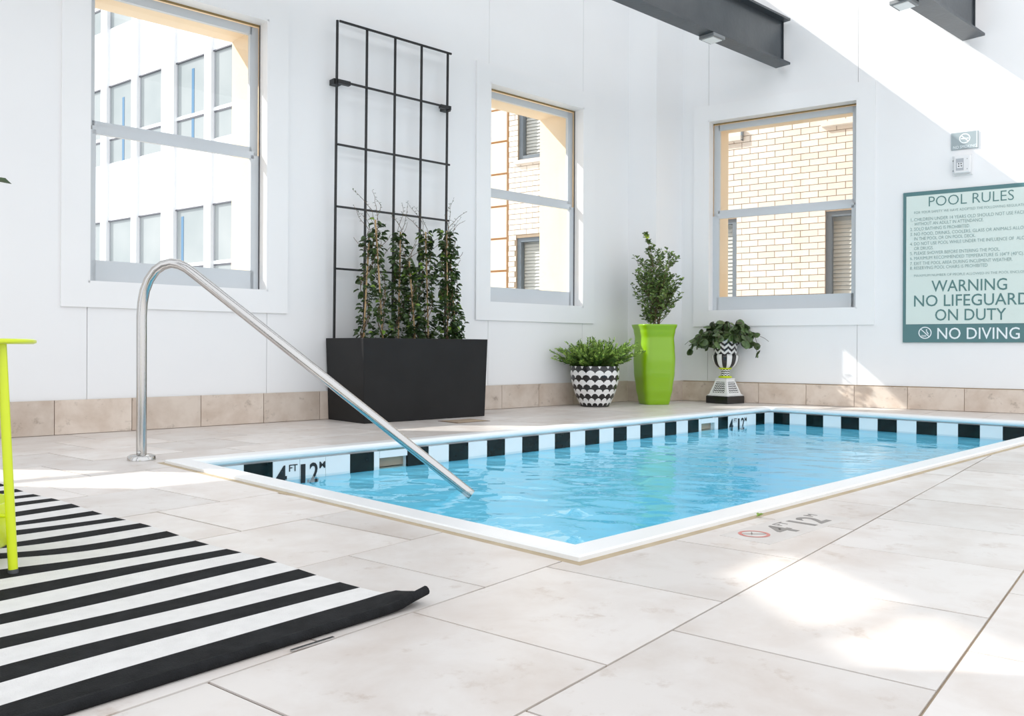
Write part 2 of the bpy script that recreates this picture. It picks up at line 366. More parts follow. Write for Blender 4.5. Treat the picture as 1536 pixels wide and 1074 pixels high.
for a, b in ((cA_, cM_), (cM_, cB_)):
    d = (b - a).normalized(); n = Vector((d.y, -d.x, 0)); p = [a + d * .0, b, b + n * .024 + d * .0, a + n * .024]
    if a is cA_: p[2] = b + n * .024 + d * .02
    else: p[3] = a + n * .024 - d * .02
    MB().prism([(q.x, q.y) for q in p], .003, .20).build('stone_tile', 'travertine_base', bc)

# ------------------------------------------------------------------ windows (double-hung sashes in a flat casing)
def window(name, parent_loc, rot, a, b, zs, zh, label):
    w = tag(empty(name, parent_loc, rot), kind='structure', label=label)
    cw = .147; y = -.018
    for x0, x1, z0, z1 in ((a - cw, a, zs - cw, zh + cw), (b, b + cw, zs - cw, zh + cw), (a, b, zh, zh + cw), (a, b, zs - cw, zs)):
        MB().box(x0, x1, y, .001, z0, z1).build('casing', 'trim_white', w)
    l = .012; ln = MB()
    ln.box(a, a + l, -.017, .10, zs, zh); ln.box(b - l, b, -.017, .10, zs, zh); ln.box(a, b, -.017, .10, zh - l, zh); ln.box(a, b, -.017, .10, zs, zs + l)
    ln.build('jamb_liner', 'trim_white', w)
    MB().box(a + l, b - l, .096, .104, zh - l - .012, zh - l).build('brass_strip', 'brass_strip', w)
    MB().box(b - l - .005, b - l, .092, .10, zs + l, zh - l).build('shadow_gap', 'dark_gap', w)
    i0, i1 = a + l, b - l; zt = zh - l - .012; zb = zs + l; zm = 1.875
    up = MB(); up.box(i0, i0 + .06, .125, .155, zm - .03, zt); up.box(i1 - .06, i1, .125, .155, zm - .03, zt); up.box(i0 + .045, i1 - .045, .125, .155, zt - .055, zt); up.box(i0 + .045, i1 - .045, .125, .155, zm - .03, zm + .03)
    up.build('upper_sash', 'sash_paint', w)
    lo = MB(); lo.box(i0, i0 + .062, .10, .13, zb, zm - .03); lo.box(i1 - .062, i1, .10, .13, zb, zm - .03); lo.box(i0 + .04, i1 - .04, .10, .13, zb, zb + .135); lo.box(i0 + .04, i1 - .04, .10, .124, zm - .055, zm - .005)
    lo.build('lower_sash', 'sash_paint', w)
    MB().box(i0 + .04, i1 - .04, .112, .116, zb + .13, zm - .02).build('pane', 'window_glass', w)
    MB().box(i0 + .04, i1 - .04, .138, .142, zm + .02, zt - .05).build('pane', 'window_glass', w)
    for xx in (i0 + .046, i1 - .066): MB().slab([(xx, zm - .055), (xx + .02, zm - .055), (xx + (.0 if xx < (a + b) / 2 else .02), zm - .09)], .105, .12).build('sash_horn', 'sash_paint', w)
    return w
window('window_1', A0, ROT_A, *WIN_A[1], ZS, ZH, 'large sash window looking out on a glass office facade')
window('window_2', A0, ROT_A, *WIN_A[2], ZS, ZH, 'sash window between the trellis and the corner')
window('window_3', B0, ROT_B, *WIN_B[0], ZS - .01, ZHB, 'sash window in the right wall facing a brick building')
window('window_unseen', A0, ROT_A, *WIN_A[0], ZS, ZH, 'unseen sash window of the left wall, placed for the sun patch on the deck')  # guessed window out of view, lets the sun reach the deck at left

# ------------------------------------------------------------------ pool
pool = tag(empty('pool', (0, 0, 0), ROT_POOL), 'rectangular swimming pool with white coping and a black and white tile band', 'pool')
p0, p1, q0, q1 = P0 + .085, P1 - .075, Q0 + .085, Q1 - .08     # finished tile faces
ZW, ZT, ZTB = -.117, -.030, -.130
sh = MB(); zb = -1.2; T = .12
sh.box(p0 - T, p1 + T, q0 - T, q1 + T, zb - .1, zb)
sh.box(p0 - T, p0 - .006, q0 - T, q1 + T, zb, ZTB); sh.box(p1 + .006, p1 + T, q0 - T, q1 + T, zb, ZTB)
sh.box(p0 - .006, p1 + .006, q0 - T, q0 - .006, zb, ZTB); sh.box(p0 - .006, p1 + .006, q1 + .006, q1 + T, zb, ZTB)
sh.build('basin', 'pool_plaster', pool)
SLOTS = [(2.687, 2.873), (5.767, 5.96)]
bb = MB(); bb.box(p0 - T, p0 - .010, q0 - T, q1 + T, ZTB, -.02); bb.box(p1 + .010, p1 + T, q0 - T, q1 + T, ZTB, -.02); bb.box(p0 - .01, p1 + .01, q0 - T, q0 - .010, ZTB, -.02)
xs = p0 - .01
for a, b in SLOTS + [(p1 + .01, None)]:
    bb.box(xs, a, q1 + .010, q1 + T, ZTB, -.02); xs = b
bb.build('bond_beam', 'tile_white', pool)
for a, b in SLOTS:
    s_ = MB(); s_.box(a, b, q1 + .02, q1 + T, -.068, -.02); s_.box(a, b, q1 + .02, q1 + T, ZTB, -.128); s_.box(a, b, q1 + T - .01, q1 + T + .01, ZTB, -.02); s_.build('skimmer_slot', 'slot_plaster', pool)
# tile band, one object per tile
tmesh = {}
def band_tile(along, u0, u1, face, sign, black):
    w_ = round(u1 - u0, 4); key = (w_, black)
    if key not in tmesh:
        o = MB().box(.0012, w_ - .0012, -.009, .004, 0, .098).build('x', 'tile_black' if black else 'tile_white'); tmesh[key] = o.data; bpy.data.objects.remove(o)
    o = share(tmesh[key], 'black_tile' if black else 'white_tile', pool)
    if along == 'p': o.location = (u0 if sign > 0 else u1, face, ZTB + .001); o.rotation_euler = (0, 0, 0 if sign > 0 else math.pi)
    else: o.location = (face, u1 if sign > 0 else u0, ZTB + .001); o.rotation_euler = (0, 0, R(-90) if sign > 0 else R(90))
    o['band'] = 1
    del o['band']
def fill_white(along, a, b, face, sign):
    if b - a < .004: return
    n = max(1, round((b - a) / .15))
    for k in range(n): band_tile(along, a + (b - a) * k / n, a + (b - a) * (k + 1) / n, face, sign, False)
def band(along, lo, hi, blacks, slots, face, sign):
    items = sorted([(a, a + .148, True) for a in blacks] + [(a, b, None) for a, b in slots]); x = lo
    for a, b, k in items:
        fill_white(along, x, a, face, sign)
        if k: band_tile(along, a, b, face, sign, True)
        x = b
    fill_white(along, x, hi, face, sign)
band('p', p0, p1, [1.915, 2.503, 2.873, 3.170, 3.468, 3.766, 4.065, 4.365, 4.668, 4.975, 5.278, 5.580, 6.010, 6.605], SLOTS, q1, 1)
band('q', q0, q1, [1.733, 2.033, 2.331, 2.628, 2.926, 3.227, 3.526], [], p1, 1)
band('p', p0, p1, [1.8 + .3 * k for k in range(17)], [], q0, -1)
band('q', q0, q1, [1.6 + .3 * k for k in range(7)], [], p0, -1)
for a, b in SLOTS:
    MB().box(a + .001, b - .001, q1 - .009, q1 + .02, -.068, -.031).build('white_tile', 'tile_white', pool)
# bull-nosed coping, one length per side
def coping(x0, x1, y0, y1, axis, inner):
    prof = []; top, th, rr = .014, .036, .016; w_ = (y1 - y0) if axis == 'p' else (x1 - x0)
    prof = [(0, -.05), (0, top - .004), (.004, top)]
    for k in range(7):
        a = R(90 - 180 * k / 6); prof.append((w_ - .018 + .018 * math.cos(a), top - .018 + .018 * math.sin(a)))
    prof.append((w_ - .045, top - .036)); prof.append((w_ - .045, -.05))
    mb = MB(); n = len(prof); L0, L1 = (x0, x1) if axis == 'p' else (y0, y1)
    vs = []
    for end, t in ((0, L0), (1, L1)):
        for d, z in prof:
            tt = t + (d if end == 0 else -d)              # mitred ends
            if axis == 'p': vs.append((tt, y0 + d if inner > 0 else y1 - d, z))
            else: vs.append((x0 + d if inner > 0 else x1 - d, tt, z))
    fs = [(i, (i + 1) % n, n + (i + 1) % n, n + i) for i in range(n)] + [tuple(range(n)), tuple(range(n, 2 * n))]
    mb.add(vs, fs)
    o = mb.build('coping', 'coping_white', pool)
    bm = bmesh.new(); bm.from_mesh(o.data); bmesh.ops.recalc_face_normals(bm, faces=bm.faces); bm.to_mesh(o.data); bm.free()
CW = .102
coping(P0, P1, Q0, Q0 + CW, 'p', 1); coping(P0, P1, Q1 - CW, Q1, 'p', -1); coping(P0, P0 + CW, Q0, Q1, 'q', 1); coping(P1 - CW, P1, Q0, Q1, 'q', -1)
# entry steps with black nosing tiles
for k, (pe, zt) in enumerate(((2.02, -.36), (2.36, -.64), (2.70, -.92))):
    s_ = MB().box(p0 - .004, pe, q0, q1, zb + .001 * k, zt).build('step', 'pool_plaster', pool)
    MB().box(pe - .055, pe + .004, q0 + .01, q1 - .01, zt - .04, zt + .004).build('step_nosing', 'tile_black', pool)
# depth marks on the band
def depth_mark(parent, u):
    z = -.150; rx = (R(90), 0, 0); y = q1 - .0105
    for st_, du, w_, th_ in (('4', 0, .060, .0018), ('1', .136, .026, .0), ('2', .186, .050, .0018)): text('depth_digit', st_, .137, 'ink_black', parent, (u + du, y, z), rx, width=w_, thick=th_)
    MB().box(u + .173, u + .184, y - .0005, y + .001, z, z + .014).build('decimal_point', 'ink_black', parent)
    text('depth_unit', 'FT', .048, 'ink_black', parent, (u + .072, y, z + .064), rx, width=.046, thick=.0004)
    text('depth_unit', 'M', .048, 'ink_black', parent, (u + .242, y, z + .064), rx, width=.033, thick=.0004)
depth_mark(pool, 2.078); depth_mark(pool, 6.175)

# water surface with gentle ripples, denser near the rail and the inlet
wn = random.Random(3); waves = []
for k in range(26):
    a = wn.uniform(0, 2 * math.pi); L_ = wn.choice([.07, .1, .14, .2, .3, .45]); waves.append((math.cos(a) * 2 * math.pi / L_, math.sin(a) * 2 * math.pi / L_, wn.uniform(0, 6.28), L_ * .0016))
def wave(x, y):
    z = 0
    near = math.exp(-((x - 2.6) ** 2 + (y - 2.9) ** 2) / .5)
    calm = .35 + .65 * min(1, max(0, (6.3 - x) / 2.0)) + .9 * near
    for kx, ky, ph, am in waves: z += am * math.sin(kx * x + ky * y + ph)
    return z * calm
wm = MB(); nx, ny = 260, 115; X0, X1, Y0, Y1 = p0 + .009, p1 - .009, q0 + .009, q1 - .009
vs = [(X0 + (X1 - X0) * i / nx, Y0 + (Y1 - Y0) * j / ny, ZW + wave(X0 + (X1 - X0) * i / nx, Y0 + (Y1 - Y0) * j / ny)) for j in range(ny + 1) for i in range(nx + 1)]
wm.add(vs, [(j * (nx + 1) + i, j * (nx + 1) + i + 1, (j + 1) * (nx + 1) + i + 1, (j + 1) * (nx + 1) + i) for j in range(ny) for i in range(nx)], 0, True)
tag(wm.build('pool_water', 'water', rz=ROT_POOL), 'clear blue rippled water filling the pool', 'water', kind='stuff')

# ------------------------------------------------------------------ handrail
hr = tag(empty('pool_handrail', (-1.694, 3.906, 0)), 'bent stainless steel handrail running down into the pool water', 'handrail')
path = [Vector((0, 0, -.0)), Vector((-.002, 0, .66))]
apex = [(-.002, .66), (.002, .72), (.012, .775), (.032, .826), (.062, .868), (.098, .892), (.136, .901), (.174, .894), (.208, .877), (.240, .853)]
path = [Vector((0, 0, 0))] + [Vector((x, -x * .05, z)) for x, z in apex]
e0 = path[-1]; end = Vector((1.494, -.106, -.117)); dirv = (end - e0).normalized(); path += [e0 + dirv * .15, end, end + dirv * .03]
MB().tube(path, .0225, 24).build('rail', 'stainless', hr)
es = MB().lathe([(.0225, .026), (.050, .024), (.060, .018), (.061, .002), (.061, 0)], 32).build('escutcheon', 'stainless', hr)
MB().lathe([(.0, .014), (.007, .012), (.009, 0)], 12).build('set_screw', 'stainless', hr, matrix=Matrix.Translation((.0, -.024, .036)) @ Matrix.Rotation(R(90), 4, 'X'))

# ------------------------------------------------------------------ planter box, trellis and vines
pl = tag(empty('planter_box', pA(3.67, .272), ROT_A), 'long matte black planter box holding the climbing vines', 'planter')
def frustum(mb, w0, d0, w1, d1, z0, z1): 
    vs = [(-w0, -d0, z0), (w0, -d0, z0), (w0, d0, z0), (-w0, d0, z0), (-w1, -d1, z1), (w1, -d1, z1), (w1, d1, z1), (-w1, d1, z1)]
    mb.add(vs, [(0, 1, 5, 4), (1, 2, 6, 5), (2, 3, 7, 6), (3, 0, 4, 7)]); return vs
mb = MB(); a = frustum(mb, .535, .240, .552, .252, 0, .585); mb.add(a[:4], [(3, 2, 1, 0)])
t0 = .022; i0, i1 = .552 - t0, .252 - t0
vs = [(-.552, -.252, .585), (.552, -.252, .585), (.552, .252, .585), (-.552, .252, .585), (-i0, -i1, .585), (i0, -i1, .585), (i0, i1, .585), (-i0, i1, .585), (-i0, -i1, .5), (i0, -i1, .5), (i0, i1, .5), (-i0, i1, .5)]
mb.add(vs, [(0, 1, 5, 4), (1, 2, 6, 5), (2, 3, 7, 6), (3, 0, 4, 7), (4, 5, 9, 8), (5, 6, 10, 9), (6, 7, 11, 10), (7, 4, 8, 11)])
mb.build('box', 'planter_black', pl, bevel=.004)
MB().box(-i0, i0, -i1, i1, .48, .53).build('soil', 'soil', pl)

tr = tag(empty('trellis', pA(3.67, .075), ROT_A), 'tall black metal grid trellis bracketed to the wall behind the planter', 'trellis')
xl = [-.500, -.250, 0, .246, .502]; zr = [2.870, 2.437, 1.980, 1.533, 1.085]
lean = lambda z: (z - 1.7) * .014
for x in xl: MB().box(-.007, .007, -.007, .007, 0, 2.875 - .51).build('upright', 'iron_black', tr, matrix=Matrix.Translation((x + lean(.51), -.0, .51)) @ Matrix.Shear('XY', 4, (.014, 0)))
for z in zr: MB().box(xl[0] - .004, xl[-1] + .012, -.016, -.003, z - .007, z + .007).build('crossbar', 'iron_black', tr, (lean(z), 0, 0))
for x in (xl[0], xl[-1]):
    b = MB(); b.box(-.03, .03, .01, .075, -.02, .02); b.box(-.012, .09 if x < 0 else .012, -.02, .012, -.018, .012)
    if x > 0: b.box(-.09, 0, -.02, .012, -.018, .010)
    b.build('wall_bracket', 'iron_black', tr, (x + lean(2.44), 0, 2.437))

def vine(s, d, h, lean_x, nleaf, label, seed, spread=.075):
    rd = random.Random(seed)
    v = tag(empty('climbing_vine', pA(s, d, .53), ROT_A), label, 'plant', 'climbing vines in the black planter')
    top = Vector((lean_x, .02, h)); MB().tube([(0, 0, -.04), top * .5, top], .0065, 6).build('bamboo_stake', 'bamboo', v)
    st_ = MB(); lf = MB()
    for k in range(3):
        ph = rd.uniform(0, 6.28); pts = []
        n = 26
        for i in range(n + 1):
            t = i / n; c = top * t * (1.0 + .03 * k); a = ph + t * (9 + 3 * k); r_ = .012 + .03 * math.sin(t * 3.0) * (1 if k else .4)
            pts.append(c + Vector((math.cos(a) * r_, math.sin(a) * r_, 0)))
        st_.tube(pts, [.0035 * (1 - .6 * i / n) for i in range(n + 1)], 5)
        tip = pts[-1]; d_ = Vector((rd.uniform(-.8, .8), rd.uniform(-.3, .3), 1.0)).normalized(); cu = [tip]
        for i in range(7):
            d_ = (d_ + Vector((rd.uniform(-.35, .35), rd.uniform(-.2, .2), -.12))).normalized(); cu.append(cu[-1] + d_ * rd.uniform(.022, .04))
        st_.tube(cu, [.0024 - .0002 * i for i in range(len(cu))], 4)
        for q in cu[1:]: lf.leaf(q, Vector((rd.uniform(-1, 1), rd.uniform(-1, 1), rd.uniform(-.2, .8))), Vector((0, 0, 1)), .018, .009)
    for k in range(4):
        t = rd.uniform(.35, .95); q = top * t; d_ = Vector((rd.choice([-1, 1]) * rd.uniform(.4, 1), rd.uniform(-.6, .3), rd.uniform(.2, 1))).normalized(); cu = [q]
        for i in range(8):
            d_ = (d_ + Vector((rd.uniform(-.25, .25), rd.uniform(-.2, .2), .08))).normalized(); cu.append(cu[-1] + d_ * rd.uniform(.012, .026))
        st_.tube(cu, .0017, 4)
    for i in range(int(nleaf * 1.35)):
        t = rd.random() ** 1.15; c = top * t; a = rd.uniform(0, 2 * math.pi); wv = spread * (1.15 - .45 * t) * (.75 + .35 * math.sin(t * 17 + seed)); r_ = wv * rd.uniform(.15, 1.0)
        p = c + Vector((math.cos(a) * r_, math.sin(a) * r_ * .8, rd.uniform(-.01, .01)))
        dv = Vector((math.cos(a) + rd.uniform(-.5, .5), math.sin(a) + rd.uniform(-.5, .5), rd.uniform(-.7, .35)))
        sz = rd.uniform(.032, .056); lf.leaf(p, dv, Vector((rd.uniform(-.6, .6), rd.uniform(-1.2, .2), .8)), sz, sz * rd.uniform(.6, .85), 1 if rd.random() < .08 else 0)
    st_.build('stems', 'stem_brown', v)
    tag(lf.build('foliage', ['vine_leaf', 'vine_leaf_light'], v), kind='stuff')
vine(3.255, .30, .78, .06, 150, 'thin climbing vine at the left end of the black planter', 11, .06)
vine(3.40, .34, .90, -.06, 190, 'sparse climbing vine on a long tan stake, second from the planter left end', 12, .065)
vine(3.56, .29, .84, .03, 300, 'leafy climbing vine left of the planter middle', 13, .085)
vine(3.67, .36, .62, -.05, 240, 'short climbing vine filling the middle of the planter', 14, .075)
vine(3.83, .30, .86, -.02, 330, 'dense climbing vine just right of the planter middle', 15, .09)
vine(3.98, .34, .88, .0, 320, 'tall climbing vine second from the planter right end', 16, .085)
vine(4.10, .30, .80, -.07, 240, 'climbing vine at the right end of the black planter', 17, .08)

# ------------------------------------------------------------------ scale-pattern pot with juniper
pot = tag(empty('potted_juniper', (.7455, 7.66, 0)), 'feathery green juniper in a black and white scallop-painted pot', 'potted plant')
HP = .362
def scallop(u, z):
    N, rows = 17, 9; rh = HP / rows * 1.02
    # lowest rows in front: find the scallop whose dome covers this point
    zz = z / rh; x = u * N
    for r in range(int(math.floor(zz)) - 1, int(math.floor(zz)) + 3):
        off = .5 * (r % 2); fx = (x + off) % 1.0 - .5; fy = zz - r
        if -.9 <= fy <= 0.0 + math.sqrt(max(0, .25 - fx * fx)) * 1.9 and abs(fx) < .5: return r % 2
    return 0
prof = [(.0, 0), (.122, 0), (.13, .006)]
for i in range(91):
    t = i / 90; z = .006 + (HP - .006) * t; prof.append((.128 + .092 * math.sin(min(1, t * 1.12) * math.pi / 2) ** .9 - .006 * max(0, t - .85) / .15, z))
pm = MB(); pm.lathe(prof, 272, fn=scallop); pm.lathe([(prof[-1][0], HP), (prof[-1][0] - .006, HP + .004), (.192, HP - .002), (.185, HP - .05), (0, HP - .05)], 64)
pm.build('pot', ['enamel_black', 'enamel_white'], pot)
MB().lathe([(.187, HP - .03), (.0, HP - .02)], 32).build('soil', 'soil', pot)
jr = random.Random(5); jn = MB(); js = MB()
for k in range(330):
    a = jr.uniform(0, 2 * math.pi); el = jr.uniform(R(22), R(80)) if jr.random() < .8 else jr.uniform(R(15), R(35)); L_ = jr.uniform(.18, .325) * (1.05 if el < R(45) else .82)
    if math.cos(a) > .75 and el < R(45): L_ *= 1.12
    p = Vector((math.cos(a) * .10 * jr.random(), math.sin(a) * .10 * jr.random(), HP - .03)); d_ = Vector((math.cos(a) * math.cos(el), math.sin(a) * math.cos(el), math.sin(el))); pts = [p.copy()]
    for i in range(9):
        d_ = (d_ + Vector((jr.uniform(-.08, .08), jr.uniform(-.08, .08), jr.uniform(-.05, .06)))).normalized(); p = p + d_ * L_ / 9; pts.append(p.copy())
        for m_ in range(10):
            b = Vector((jr.uniform(-1, 1), jr.uniform(-1, 1), jr.uniform(-1, 1))); b = (b - d_ * b.dot(d_)); b = (b.normalized() * .7 + d_ * .8).normalized()
            l_ = jr.uniform(.018, .042) * (1.15 - .05 * i); q = p + d_ * L_ / 9 * jr.random(); sd = b.cross(d_).normalized() * .0048
            jn.add([q - sd, q + sd, q + b * l_ * .6 + sd * .8, q + b * l_], [(0, 1, 2), (0, 2, 3)], 1 if (i > 5 and jr.random() < .6) else 0)
    js.tube(pts, [.0028 - .0002 * i for i in range(10)], 4)
js.build('branches', 'stem_brown', pot); tag(jn.build('needles', ['juniper_leaf', 'juniper_tip'], pot), kind='stuff')

# ------------------------------------------------------------------ lime vase with shrub
gv = tag(empty('potted_shrub', (1.335, 8.01, 0), R(14)), 'slender leafy shrub in a tall glossy lime green vase', 'potted plant')
def sup(a, z): 
    e = 5.0; return (abs(math.cos(a)) ** e + abs(math.sin(a)) ** e) ** (-1 / e)
H = .745; key = [(0, .118), (.04, .128), (.15, .146), (.30, .162), (.42, .166), (.52, .161), (.62, .156), (.69, .166), (.735, .180), (.745, .182)]
def rad(z):
    for (z0, r0), (z1, r1) in zip(key, key[1:]):
        if z <= z1: t = (z - z0) / (z1 - z0); t = t * t * (3 - 2 * t); return r0 + (r1 - r0) * t
    return key[-1][1]
prof = [(0, 0)] + [(rad(H * i / 60), H * i / 60) for i in range(61)] + [(.174, H - .001), (.165, H - .06), (0, H - .06)]
MB().lathe(prof, 96, shape=sup).build('vase', 'lime_glaze', gv)
MB().lathe([(.16, H - .05), (0, H - .04)], 24).build('soil', 'soil', gv)
sr = random.Random(9); ss = MB(); sl = MB()
def shrub_leaves(p, d_, n, tip=0):
    for _ in range(n):
        a = sr.uniform(0, 6.28); o = Vector((math.cos(a), math.sin(a), sr.uniform(-.2, .9))); l_ = sr.uniform(.028, .046)
        sl.leaf(p + Vector((sr.uniform(-.008, .008), sr.uniform(-.008, .008), sr.uniform(-.012, .012))), (o + d_ * .5).normalized(), Vector((sr.uniform(-.7, .7), sr.uniform(-1, .3), .8)), l_, l_ * .52, tip)
def branch(p, d_, L_, r_, n=8, first=0, lift=.05, leaves=2):
    pts = [p.copy()]
    for i in range(n):
        d_ = (d_ + Vector((sr.uniform(-.12, .12), sr.uniform(-.12, .12), lift))).normalized(); p = p + d_ * L_ / n; pts.append(p.copy())
        if i >= first: shrub_leaves(p, d_, leaves)
    ss.tube(pts, [r_ * (1 - .65 * i / n) for i in range(n + 1)], 5); return pts
for a, tilt, L_ in ((.3, .03, .88), (2.4, .08, .60), (4.4, .07, .64), (5.6, .10, .48), (1.3, .12, .40), (3.4, .12, .44), (0, .14, .36)):
    st = branch(Vector((math.cos(a) * .04, math.sin(a) * .04, H - .05)), Vector((math.cos(a) * tilt, math.sin(a) * tilt, 1)).normalized(), L_, .006, 12, 7, .02, 2)
    for k, q in enumerate(st[1:]):
        zz = (q.z - H) / .85
        reach = max(.05, .26 * math.exp(-((zz - .16) / .20) ** 2) + .17 * math.exp(-((zz - .52) / .18) ** 2) + .05)
        for _ in range(2 if k > 0 else 1):
            b = sr.uniform(0, 6.28); branch(q, Vector((math.cos(b), math.sin(b), sr.uniform(.35, 1.0))).normalized(), reach * sr.uniform(.55, 1.15), .0022, 6, 1, .10, 3)
    if L_ > .8: shrub_leaves(st[-1], Vector((0, 0, 1)), 8, 1)
ss.build('stems', 'stem_brown', gv); tag(sl.build('foliage', ['shrub_leaf', 'shrub_tip'], gv), kind='stuff')

# ------------------------------------------------------------------ painted urn with ivy
un = tag(empty('potted_ivy', (2.05, 8.20, 0)), 'trailing ivy in a black and white chevron painted pedestal urn', 'potted plant')
yaw = R(38)
base = MB(); c_, s_ = .125, .0
def ring4(h, z): return [(h * math.sqrt(2) * math.cos(yaw + R(45 + 90 * k)), h * math.sqrt(2) * math.sin(yaw + R(45 + 90 * k)), z) for k in range(4)]
def stack4(mb, hz, mi=0):
    vs = [q for h, z in hz for q in ring4(h, z)]; fs = [(3, 2, 1, 0)] + [(4 * i + k, 4 * i + (k + 1) % 4, 4 * i + 4 + (k + 1) % 4, 4 * i + 4 + k) for i in range(len(hz) - 1) for k in range(4)] + [tuple(4 * (len(hz) - 1) + k for k in range(4))]
    mb.add(vs, fs, mi)
stack4(base, [(.128, 0), (.128, .066), (.122, .072)]); base.build('plinth', 'enamel_black', un, bevel=.003)
py = MB(); stack4(py, [(.118, .070), (.112, .082), (.106, .088), (.062, .225), (.066, .232), (.066, .240)]); py.build('pedestal', 'enamel_white', un)
# zigzag panels let into the four sloping sides
for k in range(4):
    a0, a1 = Vector(ring4(.104, .096)[k]), Vector(ring4(.104, .096)[(k + 1) % 4]); b0, b1 = Vector(ring4(.0645, .218)[k]), Vector(ring4(.0645, .218)[(k + 1) % 4])
    nrm = ((a1 - a0).cross(b0 - a0)).normalized(); zg = MB(); nu, nv = 48, 40
    def pt(u, v): 
        u = .14 + .72 * u; return (a0.lerp(a1, u)).lerp(b0.lerp(b1, u), .06 + .84 * v) + nrm * .0012
    vs = [pt(i / nu, j / nv) for j in range(nv + 1) for i in range(nu + 1)]; o = len(zg.v); zg.v += [tuple(q) for q in vs]
    for j in range(nv):
        for i in range(nu):
            u, v = (i + .5) / nu, (j + .5) / nv; tri = abs((u * 5) % 1 - .5) * 2
            zg.f.append([j * (nu + 1) + i, j * (nu + 1) + i + 1, (j + 1) * (nu + 1) + i + 1, (j + 1) * (nu + 1) + i]); zg.mi.append(0 if (v * 5 + tri * .55) % 1 < .5 else 1); zg.sm.append(False)
    zg.build('zigzag_panel', ['enamel_black', 'enamel_white'], un)
tm = MB()
for k in range(4):
    a0, a1 = Vector(ring4(.1225, .074)[k]), Vector(ring4(.1225, .074)[(k + 1) % 4]); pts = [a0.lerp(a1, i / 12) + Vector((0, 0, .010 if i % 2 else 0)) for i in range(13)]; tm.tube(pts, .0022, 4)
tm.build('zigzag_trim', 'enamel_white', un)
def zig(n, rows, z0, z1, amp=.5):
    def f(u, z):
        v = (z - z0) / (z1 - z0); return 0 if (v * rows + amp * abs((u * n) % 1 - .5) * 2) % 1 < .5 else 1
    return f
MB().lathe([(.045, .240), (.062, .243), (.066, .252), (.058, .260), (.046, .262)], 40).build('lime_ring', 'lime_enamel', un)
MB().lathe([(.046, .262)] + [(.040 + .008 * (2 * i / 30 - 1) ** 2, .262 + .063 * i / 30) for i in range(31)], 144, fn=zig(9, 3, .262, .325)).build('neck', ['enamel_black', 'enamel_white'], un)
MB().lathe([(.046, .324), (.062, .328), (.062, .336), (.05, .342)], 40).build('lime_ring', 'lime_enamel', un)
lob = lambda a, z: 1 + .025 * abs(math.cos(a * 8))
bw = [(.05, .338)] + [(.05 + .075 * math.sin(R(90 * i / 20)), .338 + .115 * (1 - math.cos(R(90 * i / 20)))) for i in range(21)] + [(.122, .463), (.112, .470)]
MB().lathe(bw, 160, fn=lambda u, z: 0 if int(u * 16 + .3) % 2 else 1, shape=lob).build('bowl', ['enamel_black', 'enamel_white'], un)
MB().lathe([(.112, .470)] + [(.108 + .018 * (i / 50) ** 1.5, .470 + .160 * i / 50) for i in range(51)], 180, fn=zig(10, 3.1, .470, .630, .62)).build('cup', ['enamel_black', 'enamel_white'], un)
MB().lathe([(.128, .626), (.134, .631), (.132, .638), (.114, .638), (.11, .60), (0, .60)], 48).build('rim', 'lime_enamel', un)
ir = random.Random(21)
lm = MB(); n_ = 10
ctr = [(0, 0, .0)]; out_ = []
for i in range(n_):
    a = 2 * math.pi * i / n_; rr = .5 * (1 - .12 * (1 if i == 0 else 0)); out_.append((rr * math.cos(a) * .95 + .46, rr * math.sin(a), -.10 * (abs(math.sin(a))) ** 2 - .06 * (math.cos(a) > .5)))
lm.add([(.46, 0, .05)] + out_, [(0, 1 + i, 1 + (i + 1) % n_) for i in range(n_)], 0, True)
tmp = lm.build('x', 'ivy_leaf'); leafmesh = tmp.data; bpy.data.objects.remove(tmp)
ist = MB()
for k in range(54):
    a = ir.uniform(0, 2 * math.pi); wide = 1.0 if abs(math.cos(a)) > .5 else .7; reach = ir.uniform(.0, .30) * wide; hump = ir.uniform(.04, .20) * (1.1 - 2.0 * reach)
    p = Vector((math.cos(a) * .07, math.sin(a) * .07, .61)); pts = [p.copy()]; n = 3 + int(reach * 18); R0 = .07
    for i in range(n):
        t = (i + 1) / n; rr = .07 + reach * (t ** .8); z = .62 + hump * math.sin(min(1, t * 1.15) * math.pi * .62) - .62 * reach * t * t * ir.uniform(.3, 1.2) + ir.uniform(-.01, .02)
        p = Vector((math.cos(a + .2 * t) * rr, math.sin(a + .2 * t) * rr, z)); pts.append(p.copy())
        for _ in range(1 if t < .99 else 2):
            sz = ir.uniform(.058, .088); share(leafmesh, 'ivy_leaf', un, p, (ir.uniform(-1.0, 1.0), ir.uniform(.2, 1.5), a + ir.uniform(-1.4, 1.4)), (sz, sz, sz))
    ist.tube(pts, .0022, 4)
for k, (a, l_) in enumerate(((.25, .42), (3.0, .34), (-.3, .36), (3.3, .30))):
    p = Vector((math.cos(a) * .08, math.sin(a) * .08, .63)); pts = [p]
    for i in range(8): p = p + Vector((math.cos(a) * l_ / 9, math.sin(a) * l_ / 9, .018 - .007 * i + ir.uniform(-.006, .006))); pts.append(p)
    ist.tube(pts, .0018, 4)
ist.build('stems', 'twig_dark', un)

